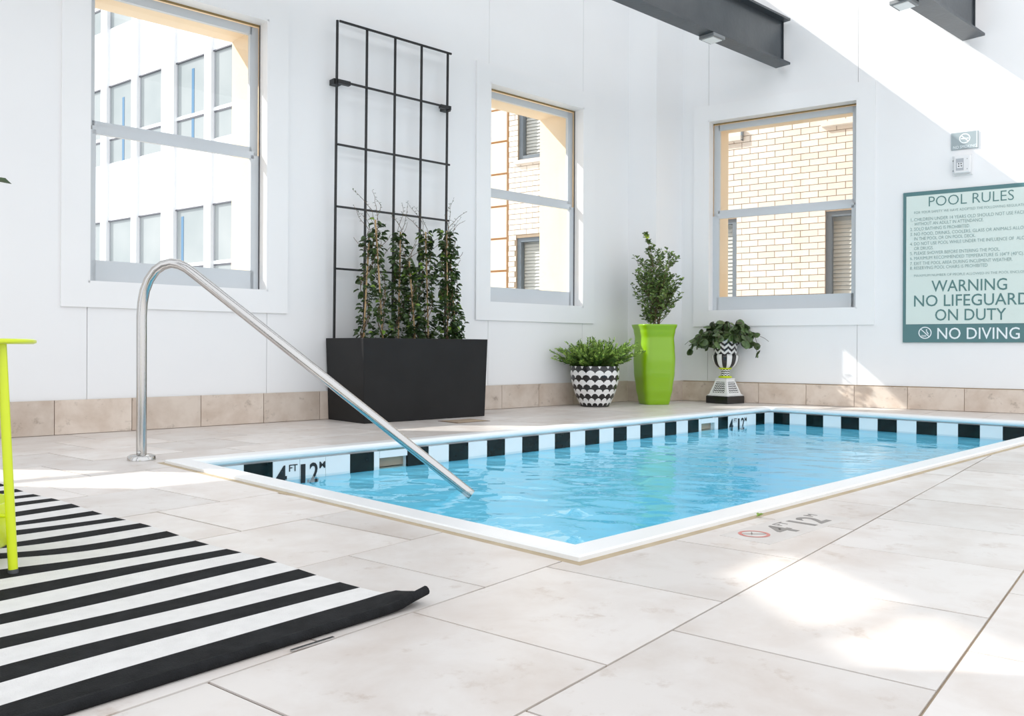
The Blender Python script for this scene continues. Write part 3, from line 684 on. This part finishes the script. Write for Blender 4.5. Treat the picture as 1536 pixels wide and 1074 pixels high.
# ------------------------------------------------------------------ steel beams and lamps below them
def beam(d, w_, z0, z1, s1, label):
    b = tag(empty('steel_beam', pA(s1, d, z0), ROT_A), label, 'beam')
    h = z1 - z0; L_ = s1 + .85
    MB().box(-L_, 0, -w_ / 2, w_ / 2, 0, .020).build('bottom_flange', 'steel_beam_paint', b)
    MB().box(-L_, 0, -w_ / 2, w_ / 2, h - .020, h).build('top_flange', 'steel_beam_paint', b)
    MB().box(-L_, -.004, -.007, .007, .020, h - .020).build('web', 'steel_beam_paint', b)
    MB().box(-.030, -.022, -.02, .02, .020, h - .02).build('end_cleat', 'steel_beam_paint', b)
    MB().box(-L_, -L_ + .15, -w_ / 2, w_ / 2, -z0, 0).build('post', 'steel_beam_paint', b)
    return b
beam(1.215, .150, 3.185, 3.615, 7.27, 'dark steel I-beam whose end hangs above the window with the brick view')
beam(2.755, .175, 3.135, 3.60, 7.66, 'dark steel I-beam at the upper right corner, above the pool rules sign')
def lamp(s, d, z, label):
    l = tag(empty('beam_light', pA(s, d, z), ROT_A), label, 'light fixture', 'square lights under the beams')
    MB().box(-.085, .085, -.075, .075, -.030, 0).build('housing', 'lamp_housing', l, bevel=.004); MB().box(-.065, .065, -.055, .055, -.036, -.029).build('lens', 'lamp_lens', l)
lamp(6.13, 1.215, 3.185, 'small square light under the beam nearer the corner'); lamp(6.47, 2.69, 3.135, 'small square light under the beam at the upper right')

# ------------------------------------------------------------------ pool rules sign
sg = tag(empty('pool_rules_sign', pB(-.755, .012), ROT_B), 'large green and white pool rules sign on the right wall', 'sign')
hw = .519; zt_, zb_ = 1.894, .584
MB().box(-hw, hw, -.006, .010, zb_, zt_).build('board', 'sign_teal', sg, bevel=.002)
MB().box(-hw + .026, hw - .026, -.0085, -.005, .742, zt_ - .036).build('pale_field', 'sign_pale', sg)
rx = (R(90), 0, 0); yt = -.0095
text('lettering', 'POOL RULES', .124, 'sign_ink', sg, (0, yt, 1.757), rx, 'CENTER', width=.635, thick=-.001)
small = [('FOR YOUR SAFETY WE HAVE ADOPTED THE FOLLOWING REGULATIONS', 0.031, -.429, 1.702, 0.87, 'sign_ink_fine'),
 ('CHILDREN UNDER 14 YEARS OLD SHOULD NOT USE FACILITY', 0.04, -.429, 1.638, 0.88, 'sign_ink_fine'),
 ('WITHOUT AN ADULT IN ATTENDANCE.', 0.04, -.429, 1.599, 0.53, 'sign_ink_fine'),
 ('SOLO BATHING IS PROHIBITED.', 0.04, -.429, 1.556, 0.43, 'sign_ink_fine'),
 ('NO FOOD, DRINKS, COOLERS, GLASS OR ANIMALS ALLOWED', 0.04, -.429, 1.512, 0.89, 'sign_ink_fine'),
 ('IN THE POOL OR ON POOL DECK.', 0.04, -.429, 1.471, 0.47, 'sign_ink_fine'),
 ('DO NOT USE POOL WHILE UNDER THE INFLUENCE OF  ALCOHOL', 0.04, -.429, 1.428, 0.91, 'sign_ink_fine'),
 ('OR DRUGS.', 0.04, -.429, 1.387, 0.15, 'sign_ink_fine'),
 ('PLEASE SHOWER BEFORE ENTERING THE POOL.', 0.04, -.429, 1.345, 0.65, 'sign_ink_fine'),
 ('MAXIMUM RECOMMENDED TEMPERATURE IS 104°F (40°C).', 0.04, -.429, 1.302, 0.82, 'sign_ink_fine'),
 ('EXIT THE POOL AREA DURING INCLEMENT WEATHER.', 0.04, -.429, 1.257, 0.74, 'sign_ink_fine'),
 ('RESERVING POOL CHAIRS IS PROHIBITED', 0.04, -.429, 1.217, 0.56, 'sign_ink_fine'),
 ('MAXIMUM NUMBER OF PEOPLE ALLOWED IN THE POOL ENCLOSURE', 0.03, -.429, 1.154, 0.88, 'sign_ink_fine')]
zoff = 0
for s_, sz, x, z, w_, m_ in small: text('lettering', s_, sz, m_, sg, (x, yt, z + zoff), rx, 'LEFT', width=w_, thick=-.0004)
for s_, z in (('1.', 1.638), ('2.', 1.556), ('3.', 1.512), ('4.', 1.428), ('5.', 1.345), ('6.', 1.302), ('7.', 1.257), ('8.', 1.217)): text('lettering', s_, .040, 'sign_ink_fine', sg, (-.462, yt, z + zoff), rx, thick=-.0004, xs=.8)
text('lettering', 'WARNING', .140, 'sign_ink', sg, (-.005, yt, 1.020), rx, 'CENTER', width=.565, thick=.0005)
text('lettering', 'NO LIFEGUARD', .140, 'sign_ink', sg, (0, yt, .896), rx, 'CENTER', width=.86, thick=.0005)
text('lettering', 'ON DUTY', .140, 'sign_ink', sg, (0, yt, .772), rx, 'CENTER', width=.53, thick=.0005)
text('lettering', 'NO DIVING', .138, 'sign_white', sg, (-.245, -.0068, .614), rx, 'LEFT', width=.61, thick=.0005)
rg = MB()
def ring_xz(mb, cx, cz, r, w_, y, n=40):
    vs = [];
    for k in range(n):
        a = 2 * math.pi * k / n; vs += [(cx + r * math.cos(a), y, cz + r * math.sin(a)), (cx + (r - w_) * math.cos(a), y, cz + (r - w_) * math.sin(a))]
    mb.add(vs, [(2 * k, 2 * k + 1, (2 * k + 3) % (2 * n), (2 * k + 2) % (2 * n)) for k in range(n)])
cx, cz = -.341, .667; ring_xz(rg, cx, cz, .052, .008, -.007)
rg.add([(cx - .038, -.007, cz + .032), (cx + .032, -.007, cz - .038), (cx + .037, -.007, cz - .033), (cx - .033, -.007, cz + .037)], [(0, 1, 2, 3)])
rg.add([(cx + .005, -.0072, cz + .016), (cx + .018, -.0072, cz + .012), (cx + .030, -.0072, cz - .012), (cx + .024, -.0072, cz - .014), (cx + .013, -.0072, cz + .004)], [(4, 3, 2, 1, 0)])
rg.add([(cx + .012 + .006 * math.cos(k), -.0072, cz + .024 + .006 * math.sin(k)) for k in [i * math.pi / 4 for i in range(8)]], [tuple(range(8))])
for k in range(2): rg.add([(cx - .03 + .04 * t, -.0072, cz - .022 - .009 * k + (.003 if i % 2 else -.001)) for i, t in enumerate((0, .25, .5, .75, 1))] + [(cx - .03 + .04 * t, -.0072, cz - .026 - .009 * k + (.003 if i % 2 else -.001)) for i, t in reversed(list(enumerate((0, .25, .5, .75, 1))))], [tuple(range(10))])
rg.build('no_diving_symbol', 'sign_white', sg)

# no smoking plate and the white control box below it
ns = tag(empty('no_smoking_plate', pB(-.798, .008), ROT_B), 'small grey no smoking plate above the white control box', 'sign')
MB().box(-.103, .103, -.003, .008, 2.222, 2.368).build('plate', 'grey_sign', ns, bevel=.0015)
rg = MB(); ring_xz(rg, 0, 2.312, .042, .008, -.0042, 32); rg.add([(-.030, -.0042, 2.338), (.026, -.0042, 2.282), (.031, -.0042, 2.287), (-.025, -.0042, 2.343)], [(0, 1, 2, 3)])
rg.box(-.028, .012, -.0043, -.004, 2.307, 2.316); rg.box(.015, .028, -.0043, -.004, 2.307, 2.316); rg.build('no_smoking_symbol', 'sign_white', ns)
text('lettering', 'NO SMOKING', .034, 'sign_white', ns, (0, -.0035, 2.232), rx, 'CENTER', width=.175)
MB().box(.088, .094, -.0042, -.003, 2.226, 2.364).build('edge_strip', 'sign_white', ns)
cb = tag(empty('wall_control_box', pB(-.812, .004, 2.0), ROT_B), 'white boxy wall control under the no smoking plate', 'control box')
MB().box(-.075, .075, -.010, .004, .0, .172).build('back_plate', 'device_white', cb, bevel=.004)
MB().box(-.063, .063, -.062, -.009, .012, .160).build('housing', 'device_white', cb, bevel=.010)
MB().box(-.046, .012, -.0645, -.061, .035, .135).build('faceplate', 'device_grey', cb); 
MB().box(-.038, .006, -.0655, -.064, .055, .100).build('display', 'device_white', cb); 
for x, z in ((-.03, .085), (-.012, .085), (-.03, .065), (-.01, .066)): MB().box(x, x + .011, -.0662, -.065, z, z + .010).build('button', 'device_dark', cb)
for z in (.04, .125): MB().box(.036, .041, -.0632, -.061, z, z + .006).build('screw', 'device_dark', cb); MB().box(-.076, -.070, -.014, -.008, z, z + .008).build('screw', 'device_dark', cb)

# ------------------------------------------------------------------ striped rug
rug = tag(empty('striped_rug', (0, 0, 0), ROT_RUG), 'black and white striped woven rug lying on the deck', 'rug')
f0, f1, e0, e1 = 1.253, 3.60, -.85, 1.180; bounds = [f0, 1.338]; cols_ = [0]
x = 1.420
while x < f1 - .08: bounds += [x, x + .069]; cols_ += [1, 0]; x += .1522
bounds.append(f1); cols_.append(1)
def rz_(e, f):
    z = .0075
    z += .026 * math.exp(-((e - .62) / .22) ** 2) * (math.exp(-((f - 2.22) / .16) ** 2) + .7 * math.exp(-((f - 2.58) / .10) ** 2))
    z += .003 * math.sin(e * 7 + f * 2) * math.exp(-((e - .3) / .6) ** 2) + .0025 * math.sin(e * 5.2 + 1.0 + f * 11) + .0025
    c = math.exp(-((e - e1) / .05) ** 2) * math.exp(-((f - f0) / .06) ** 2); z += .016 * c
    return z
ne = 90; rows = []; rcol = []
for k in range(len(bounds) - 1):
    nseg = 4
    for j in range(nseg): rows.append(bounds[k] + (bounds[k + 1] - bounds[k]) * j / nseg); rcol.append(cols_[k])
rows.append(bounds[-1])
for colour, nm in ((0, 'rug_black'), (1, 'rug_white')): pass
stripes = []
for k in range(len(bounds) - 1):
    mb = MB(); fr = [bounds[k] + (bounds[k + 1] - bounds[k]) * j / 5 for j in range(6)]
    ends = e1 + (.028 if k == 0 else 0)
    es_ = [e0 + (ends - e0) * i / ne for i in range(ne + 1)]
    wob = lambda e, f: f + .0035 * math.sin(e * 9 + f * 3) + .010 * math.exp(-((e - .62) / .2) ** 2) * math.sin((f - 2.2) * 14) * (1 if 1.9 < f < 2.8 else 0) * 1.3
    top = [(e, wob(e, f), rz_(e, f)) for f in fr for e in es_]; m = ne + 1
    mb.add(top, [(j * m + i, j * m + i + 1, (j + 1) * m + i + 1, (j + 1) * m + i) for j in range(5) for i in range(ne)], 0, True)
    # cut end and outer hems down to the floor side
    endv = [(ends, wob(ends, f), rz_(ends, f)) for f in fr]; mb.add(endv + [(a, b, max(.0005, c - .008)) for a, b, c in endv], [(i, 6 + i, 7 + i, i + 1) for i in range(5)])
    mb.add([(e, wob(e, fr[0]), rz_(e, fr[0]) - .007) for e in (es_[0], es_[-1])] + [(e, wob(e, fr[-1]), rz_(e, fr[-1]) - .007) for e in (es_[-1], es_[0])], [(0, 3, 2, 1)])
    mb.build('black_stripe' if cols_[k] == 0 else 'white_stripe', 'rug_black' if cols_[k] == 0 else 'rug_white', rug)
hem = MB().tube([(e0 + (e1 + .03 - e0) * i / 60, f0 + .004 - .006 * (max(0, i - 54) / 6), max(.0095, rz_(e0 + (e1 - e0) * i / 60, f0) - .003) + .003 * (max(0, i - 52) / 8)) for i in range(61)], .0095, 10)
hem.build('rolled_hem', 'rug_black', rug)

# ------------------------------------------------------------------ lime side table with a lower bowl
tb = tag(empty('side_table', (-1.31, 1.90, 0)), 'lime green metal side table with a low bowl, standing on the rug', 'table')
MB().lathe([(0, .524), (.213, .524), (.220, .527), (.220, .533), (.213, .536), (0, .536)], 64).build('table_top', 'lime_enamel', tb)
for k in range(3):
    a = R(-5 + 120 * k); c, s_ = math.cos(a), math.sin(a)
    lg = MB().tube([(c * .213, s_ * .213, .026), (c * .184, s_ * .184, .524)], .0098, 14).build('leg', 'lime_enamel', tb)
    MB().tube([(c * .2136, s_ * .2136, .014), (c * .2130, s_ * .2130, .028)], .0105, 14).build('rubber_foot', 'device_dark', lg)
MB().lathe([(0, .066), (.166, .066), (.171, .072), (.171, .164), (.167, .166), (.165, .164), (.165, .074), (0, .074)], 64).build('bowl', 'lime_enamel', tb)
for k in range(3):
    a = R(-5 + 120 * k); c, s_ = math.cos(a), math.sin(a); MB().tube([(c * .168, s_ * .168, .145), (c * .206, s_ * .206, .145)], .005, 8).build('bracket', 'lime_enamel', tb)
MB().box(-.010, .010, -.0008, .0008, -.010, .010).build('maker_plate', 'lamp_housing', tb, matrix=Matrix.Translation((.1715 * math.cos(R(-32)), .1715 * math.sin(R(-32)), .092)) @ Matrix.Rotation(R(58), 4, 'Z'))
# a leafy sprig in a small cup on that table; only a leaf tip reaches the picture
sp = tag(empty('leafy_sprig', (-1.31, 1.90, .536)), 'leafy sprig on the lime table, one leaf tip at the left picture edge', 'plant')
MB().lathe([(0, 0), (.032, 0), (.038, .01), (.042, .09), (.039, .09), (.035, .012), (0, .01)], 24).build('cup', 'enamel_white', sp)
MB().tube([(0, 0, .01), (.02, 0, .15), (.08, 0, .28), (.13, 0, .350)], .0025, 6).build('stem', 'stem_brown', sp)
lf = MB(); lf.leaf(Vector((.13, 0, .35)), Vector((1, 0, .05)), Vector((0, -.5, 1)), .062, .026); lf.leaf(Vector((.08, 0, .28)), Vector((.5, -.6, .2)), Vector((0, 0, 1)), .07, .03); lf.leaf(Vector((.05, 0, .22)), Vector((-.6, .3, .4)), Vector((0, 0, 1)), .07, .03)
lf.build('leaf', 'vine_leaf', sp)

# ------------------------------------------------------------------ depth sticker on the deck, floor drain, fallen leaf
dm = tag(empty('depth_marker', (0, 0, .0007), ROT_POOL), 'worn no diving and four feet depth marker stuck on the deck', 'floor sign')
MB().box(2.085, 2.585, 1.128, 1.282, -.0008, .0004).build('sheet', 'sticker_white', dm)
rg = MB(); n = 40; c0 = (2.168, 1.222)
for (cx, cy), r_, w_ in ((c0, .044, .010),):
    vs = []
    for k in range(n): a = 2 * math.pi * k / n; vs += [(cx + r_ * math.cos(a), cy + r_ * math.sin(a), .0010), (cx + (r_ - w_) * math.cos(a), cy + (r_ - w_) * math.sin(a), .0010)]
    rg.add(vs, [(2 * k, (2 * k + 2) % (2 * n), (2 * k + 3) % (2 * n), 2 * k + 1) for k in range(n)])
rg.build('prohibition_ring', 'sticker_red', dm)
dv = MB(); cx, cy = c0
dv.add([(cx - .026, cy + .022, .0009), (cx - .022, cy + .026, .0009), (cx + .026, cy - .022, .0009), (cx + .022, cy - .026, .0009)], [(0, 3, 2, 1)]); dv.add([(cx - .02, cy - .004, .0009), (cx + .002, cy + .006, .0009), (cx + .024, cy + .022, .0009), (cx + .004, cy + .012, .0009)], [(0, 1, 2, 3)])
dv.build('diver_figure', 'sticker_grey', dm)
text('depth_digit', '4', .125, 'sticker_grey', dm, (2.243, 1.158, .0008), width=.072, thick=.003, depth=.0003)
text('depth_unit', 'FT', .045, 'sticker_grey', dm, (2.325, 1.222, .0008), width=.052, depth=.0003)
text('depth_digit', '12', .125, 'sticker_grey', dm, (2.398, 1.158, .0008), width=.112, thick=.003, depth=.0003)
text('depth_unit', 'M', .045, 'sticker_grey', dm, (2.522, 1.222, .0008), width=.034, depth=.0003)
dr = tag(empty('floor_drain', pA(3.80, .765, .0), ROT_A), 'square brown floor drain in front of the black planter', 'drain')
MB().box(-.15, .15, -.11, .11, -.002, .002).build('frame', 'drain_brown', dr)
for k in range(9): MB().box(-.13, .13, -.095 + k * .022, -.083 + k * .022, .002, .0045).build('grate_bar', 'grout', dr)
lfm = MB(); lfm.leaf(Vector((0, 0, .003)), Vector((1, .1, .12)), Vector((0, 0, 1)), .026, .016, fold=.35, curl=-.2); lfm.leaf(Vector((.006, .004, .004)), Vector((.6, .7, .35)), Vector((0, 0, 1)), .020, .014, fold=.35, curl=.2)
pf = Matrix.Rotation(ROT_POOL, 4, 'Z') @ Vector((2.385, 1.338, .001))
tag(lfm.build('fallen_leaf', 'vine_leaf_light', loc=pf), 'tiny green leaf lying beside the pool coping', 'leaf')
kt = tag(MB().box(-.045, .045, -.0035, .0035, 0, .003).build('metal_strip', 'stainless', loc=(-.345, 1.488, .001), rz=ROT_RUG), 'short thin metal strip lying along the rug edge', 'strip')

# ------------------------------------------------------------------ brick building seen through the far windows
BR = B0 - nB * 2.7
bk = tag(empty('brick_building', (BR.x, BR.y, -6), ROT_B), 'cream brick building with grey framed windows outside the windows', 'building')
ZO = 6.0
wb_ = MB()
HOLES = [(-2.577, -1.6, 0.9, 2.21), (-4.6, -3.688, 0.9, 2.215), (-7.085, -6.35, 3.375, 5.0), (-7.11, -6.35, .9, 2.19)]
def solid(x0, x1, z0, z1):      # backing wall with the window holes left out
    xs = sorted({x0, x1} | {h[0] for h in HOLES if x0 < h[0] < x1} | {h[1] for h in HOLES if x0 < h[1] < x1}); zs = sorted({z0, z1} | {h[2] for h in HOLES} | {h[3] for h in HOLES})
    for a, b in zip(xs, xs[1:]):
        for c, d in zip(zs, zs[1:]):
            if not any(h[0] <= a and b <= h[1] and h[2] <= c and d <= h[3] for h in HOLES): wb_.box(a, b, 0, .35, c + ZO, d + ZO)
solid(-7.25, 3.0, -6, 9.0)
wb_.build('wall', 'mortar_tan', bk)
bl, bh = .213, .0795
bmesh_ = MB().box(-bl / 2 + .004, bl / 2 - .004, -.010, .004, -bh / 2 + .0042, bh / 2 - .0042).build('x', 'brick_cream'); bmm = bmesh_.data; bpy.data.objects.remove(bmesh_)
rest = MB(); nb = 0
for j in range(-6, 62):
    z = .05 + j * bh
    for i in range(-36, 12):
        x = i * bl + (bl / 2 if j % 2 else 0); x0, x1 = x - bl / 2, x + bl / 2
        if x1 > 2.9 or x0 < -7.25: 
            if x1 < -7.2 or x1 > 2.9: continue
            x0 = -7.25
        cut = False
        for h in HOLES:
            if h[2] - .03 < z < h[3] + .03:
                if h[0] - .01 < x0 and x1 < h[1] + .01: cut = True
                elif x0 < h[0] < x1: x1 = h[0]
                elif x0 < h[1] < x1: x0 = h[1]
        if cut or x1 - x0 < .03: continue
        w3 = -3.95 < (x0 + x1) / 2 < -2.15 and 1.15 < z < 3.50; w2 = -7.3 < (x0 + x1) / 2 < -6.72 and 1.55 < z < 3.95
        if w3 or w2:
            share(bmm, 'brick', bk, ((x0 + x1) / 2, 0, z + ZO), (0, 0, 0), ((x1 - x0) / bl, 1, 1)); nb += 1
        elif 0.3 < z < 4.6: rest.box(x0 + .005, x1 - .005, -.012, .004, z - bh / 2 + .0055 + ZO, z + bh / 2 - .0055 + ZO)
tag(rest.build('brick_field', 'brick_cream', bk), kind='stuff')
for k, (a, b, c, d) in enumerate(HOLES):
    fw = .065; wv = MB(); wv.box(a, a + fw, .03, .12, c + ZO, d + ZO); wv.box(b - fw, b, .03, .12, c + ZO, d + ZO); wv.box(a + fw, b - fw, .03, .12, d - .06 + ZO, d + ZO); wv.box(a + fw, b - fw, .03, .12, c + ZO, c + .06 + ZO)
    wo = wv.build('window', 'ext_frame_grey', bk)
    MB().box(a + fw, b - fw, .08, .09, c + .06 + ZO, d - .06 + ZO).build('pane', 'window_glass', wo)
    nsl = int((d - c - .12) / .05)
    for j in range(nsl):
        MB().slab([(a + fw, 0), (b - fw, 0), (b - fw, .046), (a + fw, .046)], 0, .004).build('blind_slat', 'blind', wo, matrix=Matrix.Translation((0, .13, c + .06 + ZO + .05 * j)) @ Matrix.Rotation(R(-18), 4, 'X'))
    MB().box(a, b, .2, .21, c + ZO, d + ZO).build('room_screen', 'curtain', wo)
for a, b, z in ((-2.62, -1.6, 3.245), (-4.6, -3.60, 3.215), (-7.12, -6.35, 3.30)):
    MB().box(a, b, -.07, .0, z + ZO, z + .055 + ZO).build('sill', 'brick_cream', bk)
MB().box(-3.62, -3.60, -.07, .0, 3.215 + ZO, 3.36 + ZO).build('sill_end', 'ext_frame_grey', bk)
# smooth panelled bay of the same building
MB().box(-8.6, -7.25, .02, .35, 0, 15).build('bay_wall', 'panel_joint', bk)
for k in range(-2, 8):
    z0, z1 = 1.72 + .497 * k, 1.72 + .497 * (k + 1) - .035
    for a, b in ((-8.55, -7.93), (-7.91, -7.29)): MB().box(a, b, -.012, .03, z0 + ZO, z1 + ZO).build('bay_panel', 'panel_cream', bk)

# ------------------------------------------------------------------ white glass office facade seen through the first window
ga = R(-36.7)
gb = tag(empty('office_building', (-6.609, 20.0, -4), ga), 'white office building with fins and glass bands outside the large window', 'building')
ZG = 4.0
MB().box(-9.5, .25, .30, 3.0, -4 + ZG, 13 + ZG).build('body', 'facade_white', gb)
fins = [(-9.2, -8.9), (-7.5, -7.2), (-5.79, -5.475), (-4.225, -3.956), (-2.80, -2.245), (-.945, -.672), (.55, .85)]
for a, b in fins: MB().box(a, b, -.09, .32, -4 + ZG, 13 + ZG).build('fin', 'facade_white', gb)
FL = 3.665
for fl_ in range(-1, 2):
    zt = 7.60 + FL * (fl_)
    for (a0, a1), (b0, b1) in zip(fins, fins[1:]):
        if b0 > .6: b0 = .25
        x0, x1 = a1, b0
        MB().box(x0, x1, -.02, .30, zt + .0 + ZG, zt + FL - 2.11 + ZG).build('spandrel_panel', 'facade_white', gb)
        MB().box(x0, x1, .02, .31, zt - 2.11 + ZG, zt - 1.455 + ZG).build('pane', 'facade_glass', gb)
        MB().box(x0, x1, .02, .31, zt - 1.40 + ZG, zt - .03 + ZG).build('pane', 'facade_glass', gb)
        MB().box(x0, x1, -.01, .31, zt - 1.445 + ZG, zt - 1.36 + ZG).build('transom', 'facade_white', gb)
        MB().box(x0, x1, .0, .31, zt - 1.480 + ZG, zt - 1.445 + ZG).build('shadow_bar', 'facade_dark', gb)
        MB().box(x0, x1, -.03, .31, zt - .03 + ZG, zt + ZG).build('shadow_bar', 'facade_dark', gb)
        MB().box(x0, x0 + .03, .0, .31, zt - 2.11 + ZG, zt - .03 + ZG).build('mullion', 'device_grey', gb)
for x, z0, z1 in ((-4.85, 5.5, 7.2), (-1.62, 5.5, 7.35), (-2.05, 2.5, 3.75)): MB().box(x, x + .10, .012, .31, z0 + ZG, z1 + ZG).build('blue_pane', 'facade_blue_glass', gb)
print('tiles', ntile, 'bricks', nb, 'objects', len(bpy.data.objects))
